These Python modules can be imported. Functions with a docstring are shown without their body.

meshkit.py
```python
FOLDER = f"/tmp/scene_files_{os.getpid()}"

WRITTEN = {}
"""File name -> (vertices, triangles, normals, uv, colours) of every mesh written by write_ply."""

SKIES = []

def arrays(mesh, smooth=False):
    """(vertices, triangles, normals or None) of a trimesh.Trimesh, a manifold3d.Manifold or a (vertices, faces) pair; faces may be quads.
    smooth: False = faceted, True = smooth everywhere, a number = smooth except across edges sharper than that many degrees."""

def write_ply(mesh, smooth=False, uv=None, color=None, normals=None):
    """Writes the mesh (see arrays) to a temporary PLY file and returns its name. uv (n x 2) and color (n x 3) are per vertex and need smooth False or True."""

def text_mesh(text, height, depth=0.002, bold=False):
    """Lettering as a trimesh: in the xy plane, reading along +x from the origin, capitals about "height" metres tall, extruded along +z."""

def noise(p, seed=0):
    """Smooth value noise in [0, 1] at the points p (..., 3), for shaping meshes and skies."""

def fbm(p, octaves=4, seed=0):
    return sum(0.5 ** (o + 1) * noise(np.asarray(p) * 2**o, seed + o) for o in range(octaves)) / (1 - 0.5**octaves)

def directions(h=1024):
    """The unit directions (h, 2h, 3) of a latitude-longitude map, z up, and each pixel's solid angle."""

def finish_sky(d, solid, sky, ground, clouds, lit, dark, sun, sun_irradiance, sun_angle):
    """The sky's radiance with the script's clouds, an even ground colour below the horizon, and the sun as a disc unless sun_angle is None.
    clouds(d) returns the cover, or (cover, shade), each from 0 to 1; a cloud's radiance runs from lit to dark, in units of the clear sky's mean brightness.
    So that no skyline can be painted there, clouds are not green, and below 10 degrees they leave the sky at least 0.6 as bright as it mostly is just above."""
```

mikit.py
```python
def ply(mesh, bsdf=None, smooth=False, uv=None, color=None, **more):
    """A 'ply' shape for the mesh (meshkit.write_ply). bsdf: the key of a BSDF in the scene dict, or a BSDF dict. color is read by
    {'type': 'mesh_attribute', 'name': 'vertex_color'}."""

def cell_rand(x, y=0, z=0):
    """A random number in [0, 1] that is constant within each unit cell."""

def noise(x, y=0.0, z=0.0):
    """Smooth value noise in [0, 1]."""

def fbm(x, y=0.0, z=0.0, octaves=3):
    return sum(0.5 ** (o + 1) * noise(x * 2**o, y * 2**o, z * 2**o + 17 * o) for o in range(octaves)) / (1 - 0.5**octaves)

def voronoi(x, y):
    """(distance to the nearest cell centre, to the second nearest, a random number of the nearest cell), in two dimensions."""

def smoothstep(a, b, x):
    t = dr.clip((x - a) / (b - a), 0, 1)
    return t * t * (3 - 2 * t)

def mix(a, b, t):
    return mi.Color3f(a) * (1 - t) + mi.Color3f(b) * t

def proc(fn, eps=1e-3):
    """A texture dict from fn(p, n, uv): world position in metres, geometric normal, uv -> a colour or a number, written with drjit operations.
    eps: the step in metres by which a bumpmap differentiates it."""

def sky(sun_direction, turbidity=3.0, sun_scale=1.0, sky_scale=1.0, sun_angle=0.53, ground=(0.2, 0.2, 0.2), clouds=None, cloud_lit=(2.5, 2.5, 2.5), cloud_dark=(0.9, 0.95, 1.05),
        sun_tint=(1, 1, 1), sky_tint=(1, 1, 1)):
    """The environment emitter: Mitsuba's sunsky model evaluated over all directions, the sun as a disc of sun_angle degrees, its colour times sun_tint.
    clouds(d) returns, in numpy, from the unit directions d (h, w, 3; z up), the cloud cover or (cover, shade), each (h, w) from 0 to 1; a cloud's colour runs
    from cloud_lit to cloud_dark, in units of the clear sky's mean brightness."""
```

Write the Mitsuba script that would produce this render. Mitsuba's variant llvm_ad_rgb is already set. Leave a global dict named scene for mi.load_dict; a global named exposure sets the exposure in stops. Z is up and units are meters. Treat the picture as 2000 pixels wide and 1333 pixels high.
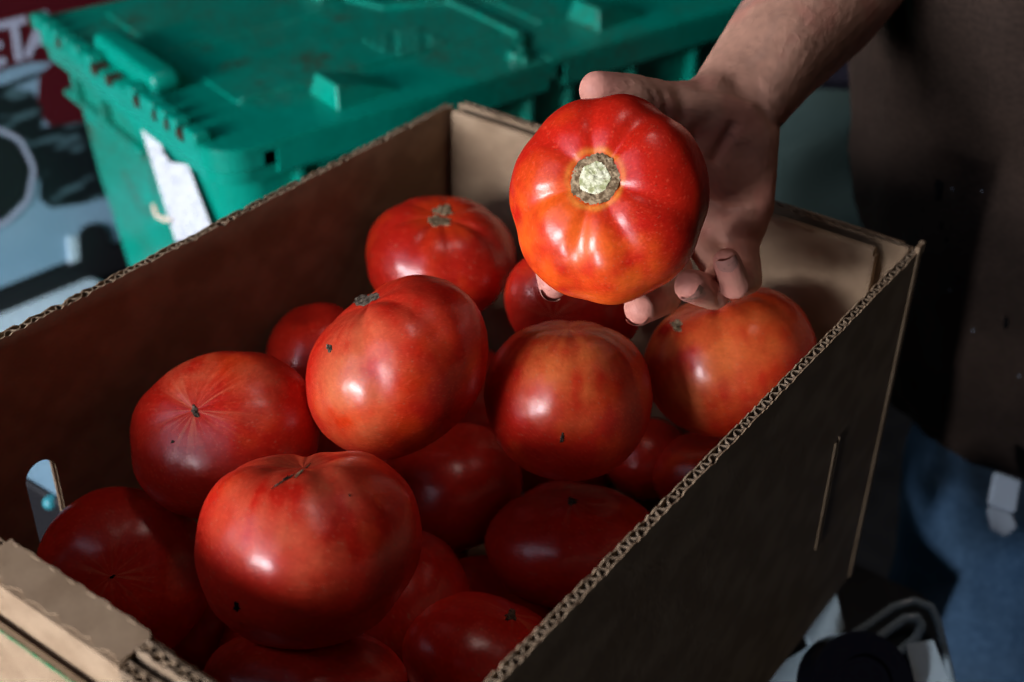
import math
import numpy as np, trimesh, mitsuba as mi, mikit, meshkit
import manifold3d as m3
from shapely.geometry import Polygon, LineString, Point, box as sbox
from shapely import affinity
from shapely.ops import unary_union
from scipy.spatial import cKDTree
T = mi.ScalarTransform4f
rng = np.random.default_rng(7)
scene, labels = {}, {}

# ------------------------------------------------------------------ camera
F, PITCH, ROLL, YAW = 2615.39, 0.590550, 0.0204667, -0.620102
C = np.array([0.518251, -0.652122, 0.367817])
fw = np.array([math.sin(YAW) * math.cos(PITCH), math.cos(YAW) * math.cos(PITCH), -math.sin(PITCH)])
rt = np.cross(fw, [0, 0, 1]); rt /= np.linalg.norm(rt)
up = np.cross(rt, fw)
RT = math.cos(ROLL) * rt + math.sin(ROLL) * up
UP = -math.sin(ROLL) * rt + math.cos(ROLL) * up
DN = -UP
scene['camera'] = {'type': 'thinlens', 'fov': 2 * math.degrees(math.atan(1000 / F)), 'fov_axis': 'x', 'near_clip': 0.02, 'far_clip': 60.0,
                   'aperture_radius': 0.0042, 'focus_distance': 0.63,
                   'to_world': T().look_at(origin=C.tolist(), target=(C + fw).tolist(), up=UP.tolist())}

# ------------------------------------------------------------------ light: a bright open doorway low behind the camera, a dim cool canopy above
def panel(key, pos, target, w, h, rgb):
    M = T().look_at(origin=list(pos), target=list(target), up=[0, 1, 0.3]) @ T().scale([w / 2, h / 2, 1])
    scene[key] = {'type': 'rectangle', 'to_world': M, 'emitter': {'type': 'area', 'radiance': {'type': 'rgb', 'value': list(rgb)}},
                  'bsdf': {'type': 'diffuse', 'reflectance': {'type': 'rgb', 'value': [0.1, 0.1, 0.1]}}}
panel('doorway_light', (-0.42, -2.25, 0.54), (0.17, -0.2, 0.0), 0.95, 0.56, (38.0, 37.6, 39.5))
panel('added_trouser_light', (0.375, -2.2, -0.04), (0.38, 0.1, -0.15), 0.12, 0.28, (165.0, 168.0, 180.0))  # added panel with no known source, brightens the trousers and shirt
panel('canopy_light', (-0.85, -1.95, 1.45), (0.1, -0.1, 0.0), 2.2, 1.5, (1.0, 1.15, 1.5))
panel('overhead_light', (0.30, 0.12, 2.1), (0.3, 0.1, 0.0), 0.5, 0.22, (11.0, 8.6, 7.6))
labels['doorway_light'] = {'label': 'bright open doorway with daylight outside the frame', 'category': 'doorway', 'kind': 'structure'}
labels['added_trouser_light'] = {'label': 'added unseen window low behind the camera outside the frame', 'category': 'fill_light', 'kind': 'structure'}
labels['overhead_light'] = {'label': 'warm ceiling lamp above the carton outside the frame', 'category': 'lamp', 'kind': 'structure'}
labels['canopy_light'] = {'label': 'pale translucent canopy overhead outside the frame', 'category': 'canopy', 'kind': 'structure'}
exposure = 0.0

# ------------------------------------------------------------------ helpers
def V(*a): return np.array(a, float)
def unit(a): a = np.asarray(a, float); return a / np.linalg.norm(a)
def ray(px, py): return fw + RT * ((px - 1000) / F) + DN * ((py - 666.5) / F)
def at(px, py, d): return C + ray(px, py) * d
def onz(px, py, z):
    r = ray(px, py); return C + r * ((z - C[2]) / r[2])
def onplane(px, py, P, n):
    r = ray(px, py); return C + r * (((P - C) @ n) / (r @ n))
def pix(X):
    q = np.asarray(X) - C; z = q @ fw
    return np.stack([1000 + F * (q @ RT) / z, 666.5 + F * (q @ DN) / z], -1)

def rgb(*v): return {'type': 'rgb', 'value': list(v)}
def mat(key, color, rough=0.6, spec=0.4, bump=None, bscale=1.0, beps=3e-4, **kw):
    base = color if isinstance(color, dict) else rgb(*color) if isinstance(color, (tuple, list)) else mikit.proc(color)
    b = {'type': 'principled', 'base_color': base, 'roughness': rough if isinstance(rough, dict) else float(rough), 'specular': spec, **kw}
    if bump is not None:
        b = {'type': 'bumpmap', 'scale': bscale, 'tex': mikit.proc(bump, eps=beps), 'bsdf': b}
    scene[key] = {'type': 'twosided', 'bsdf': b}
def add(key, mesh, bsdf, smooth=False, color=None, label=None, cat=None, group=None, kind=None):
    n = key; i = 0
    while n in scene:
        i += 1; n = f'{key}_{i:03d}'
    scene[n] = mikit.ply(mesh, bsdf, smooth=smooth, color=color)
    tag(n, label, cat, group, kind)
    return n
def tag(n, label=None, cat=None, group=None, kind=None):
    d = {k: v for k, v in dict(label=label, category=cat, group=group, kind=kind).items() if v}
    if d: labels.setdefault(n, {}).update(d)
def bx(lo, hi):
    lo, hi = np.array(lo, float), np.array(hi, float)
    m = trimesh.creation.box(hi - lo); m.apply_translation((lo + hi) / 2); return m
def rbox(lo, hi, r=0.001, n=8):
    lo, hi = np.array(lo, float) + r, np.array(hi, float) - r
    s = m3.Manifold.sphere(r, n)
    pts = [s.translate([x, y, z]) for x in (lo[0], hi[0]) for y in (lo[1], hi[1]) for z in (lo[2], hi[2])]
    return tm(m3.Manifold.batch_hull(pts))
def tm(m):
    q = m.to_mesh(); return trimesh.Trimesh(np.array(q.vert_properties[:, :3]), np.array(q.tri_verts), process=False)
def mf(t): return m3.Manifold(m3.Mesh(np.asarray(t.vertices, np.float32), np.asarray(t.faces, np.uint32)))
def cat(*ms): return trimesh.util.concatenate(list(ms))
def frame(mesh, O, X, Y, Z):
    M = np.eye(4); M[:3, 0], M[:3, 1], M[:3, 2], M[:3, 3] = X, Y, Z, O
    mesh = mesh.copy(); mesh.apply_transform(M); return mesh
def ext(poly, h):
    gs = getattr(poly, 'geoms', [poly])
    return cat(*[trimesh.creation.extrude_polygon(g, h, engine='earcut') for g in gs])
def hullbones(joints, bones, seg=20):
    S = {k: m3.Manifold.sphere(r, seg).translate(list(map(float, p))) for k, (p, r) in joints.items()}
    parts = [m3.Manifold.batch_hull([S[k] for k in b]) for b in bones]
    return m3.Manifold.batch_boolean(parts, m3.OpType.Add)
def tube(points, r, n=8):
    P = np.array(points, float)
    rr = np.broadcast_to(r, (len(P),))
    s = [m3.Manifold.sphere(float(a), n).translate(list(p)) for p, a in zip(P, rr)]
    return tm(m3.Manifold.batch_boolean([m3.Manifold.batch_hull([s[i], s[i + 1]]) for i in range(len(P) - 1)], m3.OpType.Add))

N, FB, SS, MIX = mikit.noise, mikit.fbm, mikit.smoothstep, mikit.mix

# ------------------------------------------------------------------ materials
def card(a, b, seed):
    def fn(p, n, uv):
        f = FB(p.x * 55 + seed, p.y * 55, p.z * 55, 3)
        g = N(p.x * 900, p.y * 900, p.z * 900)
        return MIX(a, b, SS(0.3, 0.75, f) * 0.7 + 0.3 * g)
    return fn
def kraft_bump(p, n, uv):
    k = 2 * math.pi / 0.0074
    return FB(p.x * 420, p.y * 420, p.z * 420, 2) + 0.035 * (_sin(p.x * k) + _sin(p.y * k)) + 0.5 * FB(p.x * 26, p.y * 26, p.z * 26, 2)
_sin = lambda v: __import__('drjit').sin(v)
mat('mat_card', card((0.235, 0.158, 0.097), (0.335, 0.240, 0.155), 3), 0.75, 0.2, bump=kraft_bump, bscale=0.00005)
mat('mat_card_edge', card((0.17, 0.118, 0.075), (0.30, 0.222, 0.15), 17), 0.85, 0.2)
vc = {'type': 'mesh_attribute', 'name': 'vertex_color'}
mat('mat_tomato', vc, 0.29, 0.5, bump=lambda p, n, uv: FB(p.x * 700, p.y * 700, p.z * 700, 2), bscale=0.00005)
mat('mat_tomato_plain', vc, 0.31, 0.62, bump=lambda p, n, uv: FB(p.x * 650, p.y * 650, p.z * 650, 2), bscale=0.00004)
mat('mat_skin', vc, 0.55, 0.28, bump=lambda p, n, uv: FB(p.x * 520, p.y * 520, p.z * 520, 3), bscale=0.00028)
mat('mat_nail', lambda p, n, uv: MIX((0.44, 0.21, 0.175), (0.28, 0.15, 0.115), SS(0.5, 0.75, FB(p.x * 350, p.y * 350, p.z * 350, 2))), 0.3, 0.5)
def corky(p, n, uv):
    f = FB(p.x * 500, p.y * 500, p.z * 500, 3)
    return MIX((0.10, 0.062, 0.030), (0.34, 0.25, 0.15), SS(0.3, 0.7, f))
mat('mat_cork', corky, 0.85, 0.2, bump=lambda p, n, uv: FB(p.x * 900, p.y * 900, p.z * 900, 3), bscale=0.0006)
mat('mat_scar', lambda p, n, uv: MIX((0.025, 0.018, 0.012), (0.15, 0.115, 0.085), SS(0.35, 0.7, FB(p.x * 700, p.y * 700, p.z * 700, 3))), 0.85, 0.2,
    bump=lambda p, n, uv: FB(p.x * 900, p.y * 900, p.z * 900, 3), bscale=0.0006)
mat('mat_core', lambda p, n, uv: MIX((0.32, 0.33, 0.15), (0.62, 0.61, 0.42), SS(0.3, 0.65, FB(p.x * 450, p.y * 450, p.z * 450, 3))), 0.5, 0.4,
    bump=lambda p, n, uv: FB(p.x * 600, p.y * 600, p.z * 600, 3), bscale=0.0012)
def lid_green(p, n, uv):
    f = SS(0.58, 0.70, FB(p.x * 24 + 9, p.y * 24, p.z * 24, 4)) * 0.5 + SS(0.50, 0.62, FB(p.x * 7 + 2, p.y * 7, p.z * 7, 4)) * 0.35
    return MIX(MIX((0.0, 0.235, 0.165), (0.0, 0.275, 0.20), N(p.x * 60, p.y * 60, p.z * 60)), (0.05, 0.055, 0.03), f * SS(0.2, 0.7, FB(p.x * 260, p.y * 260, p.z * 260, 2)))
mat('mat_tote', lid_green, 0.30, 0.5, bump=lambda p, n, uv: FB(p.x * 160, p.y * 160, p.z * 160, 2), bscale=0.0003)
mat('mat_rust', lambda p, n, uv: MIX((0.010, 0.008, 0.006), (0.060, 0.040, 0.024), FB(p.x * 300, p.y * 300, p.z * 300, 2)), 0.9, 0.2)
mat('mat_label', lambda p, n, uv: MIX((0.62, 0.65, 0.68), (0.30, 0.33, 0.40), SS(0.60, 0.68, FB(p.x * 330, p.y * 330, p.z * 200, 2))), 0.55, 0.4)
mat('mat_string', (0.75, 0.62, 0.48), 0.9, 0.2)
mat('mat_white_skytint', lambda p, n, uv: MIX((0.20, 0.36, 0.49), (0.27, 0.43, 0.56), FB(p.x * 20, p.y * 20, p.z * 20, 2)), 0.5, 0.4)  # white board with the bluish cast of skylight put into its colour
mat('mat_red_print', (0.075, 0.003, 0.008), 0.5, 0.4)
mat('mat_letter', (0.42, 0.46, 0.60), 0.5, 0.4)
mat('mat_veg_print', lambda p, n, uv: MIX((0.005, 0.009, 0.011), (0.06, 0.12, 0.14), SS(0.58, 0.66, FB(p.y * 26, p.x * 8, p.z * 90, 2))), 0.5, 0.4)
mat('mat_black', (0.008, 0.008, 0.010), 0.45, 0.4)
mat('mat_slate', (0.11, 0.19, 0.25), 0.5, 0.3)
mat('mat_teal', (0.03, 0.22, 0.26), 0.3, 0.5)
mat('mat_black_gloss', (0.006, 0.006, 0.010), 0.2, 0.5)
mat('mat_ground', lambda p, n, uv: MIX((0.016, 0.017, 0.019), (0.04, 0.042, 0.045), FB(p.x * 30, p.y * 30, 0, 3)), 0.9, 0.2)
mat('mat_table', lambda p, n, uv: MIX((0.006, 0.006, 0.007), (0.014, 0.013, 0.013), FB(p.x * 40, p.y * 40, 0, 3)), 0.6, 0.3)
def weave(a, b, s):
    def fn(p, n, uv):
        f = FB(p.x * 14, p.y * 14, p.z * 14, 3); g = N(p.x * s, p.y * s, p.z * s)
        return MIX(a, b, SS(0.25, 0.8, f) * 0.55 + 0.45 * g)
    return fn
mat('mat_shirt', weave((0.018, 0.0112, 0.0085), (0.050, 0.031, 0.023), 420), 0.9, 0.15, bump=lambda p, n, uv: N(p.x * 1100, p.y * 1100, p.z * 1100), bscale=0.0003, sheen=0.5)
mat('mat_stain', (0.004, 0.004, 0.005), 0.9, 0.1)
mat('mat_trousers', weave((0.032, 0.090, 0.19), (0.125, 0.235, 0.39), 260), 0.9, 0.15, bump=lambda p, n, uv: N(p.x * 700, p.y * 700, p.z * 700), bscale=0.0004, sheen=0.3)
mat('mat_cord', (0.42, 0.50, 0.60), 0.8, 0.2)
mat('mat_sack', weave((0.034, 0.058, 0.052), (0.056, 0.088, 0.080), 400), 0.9, 0.15)
mat('mat_navy', weave((0.010, 0.009, 0.016), (0.018, 0.016, 0.026), 400), 0.9, 0.15)
mat('mat_card_white', (0.50, 0.64, 0.72), 0.5, 0.4)
mat('mat_green_ink', lambda p, n, uv: MIX((0.03, 0.17, 0.07), (0.24, 0.22, 0.13), SS(0.35, 0.7, FB(p.x * 300, p.y * 300, p.z * 300, 3))), 0.7, 0.2)
mat('mat_clear_plastic', (0.30, 0.40, 0.46), 0.12, 0.8)
mat('mat_smoke', (0.035, 0.042, 0.048), 0.15, 0.6)

# ------------------------------------------------------------------ ground and table
add('ground', bx((-15, -15, -1.02), (15, 15, -1.0)), 'mat_ground', kind='structure', label='dark grey paved ground')
W, L, H = 0.32, 0.44, 0.245
ZT = -0.326      # table top
tb = ext(unary_union([sbox(-0.34, -0.62, 0.365, 0.105), sbox(-0.42, -0.02, -0.10, 0.85)]).buffer(-0.02).buffer(0.02), 0.03); tb.apply_translation([0, 0, ZT - 0.03])
add('table__tabletop', tb, 'mat_table', 30)
tag('table', 'black table in the dark under the tomato carton', 'table')
for x, y in ((-0.30, -0.56), (0.33, -0.56), (-0.30, 0.8), (0.32, 0.06)):
    add('table__leg', bx((x - 0.02, y - 0.02, -1.0), (x + 0.02, y + 0.02, ZT - 0.031)), 'mat_black')
add('black_pallet__deck', rbox((0.02, -0.44, -H - 0.022), (0.315, -0.01, -H - 0.004), 0.003), 'mat_table', 30)
for y in (-0.43, -0.23, -0.05):
    add('black_pallet__runner', bx((0.03, y, ZT + 0.001), (0.30, y + 0.03, -H - 0.023)), 'mat_table')
tag('black_pallet', 'low black pallet in the dark under the carton', 'pallet')

# ------------------------------------------------------------------ the tomato carton
def corr_wall(A, B, t, h, holes=None, pitch=0.0074, liner=0.0007, jag=0.0008, outer_holes=None):
    """A corrugated wall between A and B (world, top edge on the inside face), outwards = right of A->B; returns (inner liner, fluting, outer liner)."""
    A, B = np.array(A, float), np.array(B, float)
    ln = np.linalg.norm(B - A); X = (B - A) / ln; Z = V(0, 0, 1); Y = np.cross(Z, X)   # Y = left of A->B ; inside
    out = []
    r = np.random.default_rng(int(ln * 1e4) + int(abs(A[0]) * 1e3))
    n = int(ln / 0.0022)
    for side in (0, 1):
        xs = np.linspace(0, ln, n)
        top = -np.abs(r.normal(0, jag, n))
        poly = Polygon(list(zip(xs, top)) + [(ln, -h), (0, -h)])
        hs = holes if side == 0 else (outer_holes if outer_holes is not None else holes)
        if hs is not None: poly = poly.difference(hs)
        m = ext(poly, liner)                       # xy plane: x along, y = height ; extrude along z
        off = 0 if side == 0 else -(t - liner)
        # local z -> -Y (outwards)
        M = np.eye(4); M[:3, 0] = X; M[:3, 1] = Z; M[:3, 2] = -Y; M[:3, 3] = A
        m.apply_translation([0, 0, 0 if side == 0 else t - liner]); m.apply_transform(M)
        if np.linalg.det(M[:3, :3]) < 0: m.invert()
        out.append(m)
    k = int(ln / pitch * 14)
    xs = np.linspace(0.001, ln - 0.001, k)
    ph = xs / pitch * 2 * np.pi + 0.9 * np.sin(xs * 47) + 0.6 * np.sin(xs * 131 + 1) + 0.5 * np.sin(xs * 313)
    s = np.tanh(1.6 * np.sin(ph)) / np.tanh(1.6) * (0.88 + 0.12 * np.sin(xs * 211 + 2))
    mid, amp = t / 2, t / 2 - liner - 0.00035
    rib = LineString(np.stack([xs, mid + amp * s], 1)).buffer(0.00028, cap_style=2, join_style=2, resolution=1).simplify(0.00004)
    fl = ext(rib, h - 0.0008)
    M = np.eye(4); M[:3, 0] = X; M[:3, 1] = -Y; M[:3, 2] = -Z; M[:3, 3] = A + V(0, 0, -0.0006)
    if holes is not None:
        lo, hi = holes.bounds[:2], holes.bounds[2:]
        cut = ext(holes, 0.03); Mc = np.eye(4); Mc[:3, :3] = [[1, 0, 0], [0, 0, 1], [0, -1, 0]]; Mc[1, 3] = -0.01
        cut.apply_transform(Mc)
        if np.linalg.det(Mc[:3, :3]) < 0: cut.invert()
        fl = tm(mf(fl) - mf(cut))
    fl.apply_transform(M)
    if np.linalg.det(M[:3, :3]) < 0: fl.invert()
    return out[0], fl, out[1]

tw = 0.0052
Yn = -0.4445
def wall(name, A, B, t, lin, lout, label=None, **kw):
    i, f, o = corr_wall(A, B, t, H, **kw)
    k = f'cardboard_carton__{name}'
    add(k, i, lin); add(k + '__fluting', f, 'mat_card_edge'); add(k + '__outer_liner', o, lout)
    tag(k, label)
# left wall (inside face x=0): going from far to near keeps the inside on the left of A->B  (direction -y, left = +x)
hand = unary_union([Point(0.352, -0.090).buffer(0.0095), Point(0.352, -0.145).buffer(0.0095), sbox(0.3425, -0.145, 0.3615, -0.090)])
wall('left_wall', (0, 0, 0), (0, Yn, 0), tw, 'mat_card', 'mat_card', 'carton wall with rounded hand hole', holes=hand)
slot = unary_union([sbox(0.2935, -0.30, 0.2965, -0.098), ]).buffer(0.0)
wall('right_wall', (W, Yn - 0.03, 0), (W, 0.008, 0), tw, 'mat_card', 'mat_card', 'carton wall nearest the person with open fluted rim', outer_holes=None)
wall('far_wall', (W - 0.001, 0.0045, 0), (0.001, 0.0045, 0), 0.0045, 'mat_card', 'mat_card')
wall('near_wall', (0.001, Yn, -0.001), (W - 0.001, Yn, -0.001), 0.0045, 'mat_card', 'mat_card')
add('cardboard_carton__bottom_panel', bx((0.001, Yn, -H), (W, 0, -H + 0.004)), 'mat_card')
# folded inner panel on the far wall: rolled top, right end stops short of the right wall
pts = [(-0.0012, -0.004), (-0.0022, -0.002), (-0.004, -0.0012), (-0.0062, -0.002), (-0.0072, -0.0042), (-0.0072, -0.20), (-0.0012, -0.20)]
ip = ext(Polygon(pts), 0.299)
ip = frame(ip, V(0.0045, 0, 0), V(0, 1, 0), V(0, 0, 1), V(1, 0, 0))
add('cardboard_carton__inner_panel', ip, 'mat_card', 40, label='tan folded panel lining the far wall')
fe = ext(Polygon([(-0.0068, -0.006), (-0.0016, -0.006), (-0.0016, -0.1), (-0.0068, -0.1)]), 0.0012)
add('cardboard_carton__inner_panel__torn_edge', frame(fe, V(0.3036, 0, 0), V(0, 1, 0), V(0, 0, 1), V(1, 0, 0)), 'mat_card')
# outer rim flap of the far wall (second ply standing a little proud behind)
rp = ext(Polygon([(0.0102, -0.001), (0.0135, -0.0022), (0.0135, -0.2), (0.0102, -0.2)]), 0.312)
add('cardboard_carton__outer_flap', frame(rp, V(0.002, 0, 0), V(0, 1, 0), V(0, 0, 1), V(1, 0, 0)), 'mat_card')
# corner tuft on the far right corner
# near end: roll-over tab
x0, x1 = 0.1245, 0.2125
scal = []
ns = 46
for i in range(ns + 1):
    u = i / ns
    scal.append((x0 + (x1 - x0) * u, -0.4613 - 0.0009 * math.sin(u * 8.3 * 2 * math.pi + 0.8 * math.sin(u * 9)) - 0.0005 * math.sin(u * 31) - 0.0003 * math.sin(u * 83)))
inn = [(x0 + (x1 - x0) * i / 30, -0.4450 + (0.0006 if (i % 5) < 2 else 0)) for i in range(31)]
tp = Polygon([(x0 + 0.003, -0.448)] + inn[1:-1] + [(x1, -0.4475)] + scal[::-1])
tab = ext(tp, 0.0005); tab.apply_translation([0, 0, 0.0024])
add('cardboard_carton__folded_tab__core', bx((x0 + 0.004, -0.4588, -0.001), (x1 - 0.001, -0.4455, 0.00236)), 'mat_card')
add('cardboard_carton__folded_tab', tab, 'mat_card', label='brown roll-over tab with perforated edges at the near end')
nk = cat(*[rbox((x, -0.4462, 0.0020), (x + 0.0042 + 0.0012 * math.sin(x * 900), -0.4448, 0.0032), 0.0003, 6) for x in np.arange(x0 + 0.006, x1 - 0.006, 0.0112)])
add('cardboard_carton__folded_tab__perforation_nicks', nk, 'mat_card')
mb = bx((x0 - 0.0, -0.4632, -0.040), (x1 + 0.001, -0.4592, 0.0022))
add('cardboard_carton__tab_front', mb, 'mat_card', label='pale front face of the roll-over tab')
# outer end panel below a dark gap, with a green printed edge
add('cardboard_carton__end_panel', bx((0.02, -0.4690, -H), (0.2120, -0.4662, -0.0150)), 'mat_card')
add('cardboard_carton__end_panel__green_print', bx((0.02, -0.4694, -0.0162), (0.2118, -0.4686, -0.0148)), 'mat_green_ink')
# upright corner flaps with open flutes
for k, (a, b, z) in enumerate((((0.2145, -0.4500, 0.0065), (0.318, -0.4500, 0.0065), 0), ((0.2140, -0.4585, 0.0025), (0.318, -0.4585, 0.0025), 0), ((0.2165, -0.4670, 0.001), (0.318, -0.4670, 0.001), 0))):
    i_, f_, o_ = corr_wall(a, b, 0.0052, 0.12, pitch=0.0058)
    key = 'cardboard_carton__corner_flap' + (f'_{k:03d}' if k else '')
    add(key, cat(i_, o_), 'mat_card_edge'); add(key + '__fluting', f_, 'mat_card')
# vertical crease / slot on the outside of the right wall: two raised lips round a dark groove
xo = W + tw
for y, z0, z1 in ((-0.071, -0.165, -0.086),):
    add('cardboard_carton__crease', cat(rbox((xo - 0.0004, y - 0.0030, z0), (xo + 0.0007, y - 0.0018, z1), 0.00035), rbox((xo - 0.0004, y + 0.0012, z0), (xo + 0.0006, y + 0.0022, z1 + 0.002), 0.0003)), 'mat_card', 40)
add('cardboard_carton__corner_fold', rbox((xo - 0.002, 0.002, -H), (xo + 0.0009, 0.0085, 0.0030), 0.0008), 'mat_card', 40)
add('cardboard_carton__corner_fold_001', rbox((xo - 0.0025, 0.008, -0.004), (xo + 0.0009, 0.0125, 0.0036), 0.0012), 'mat_card_edge', 40)
tag('cardboard_carton', 'open brown corrugated cardboard carton full of large red tomatoes', 'carton')

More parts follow.
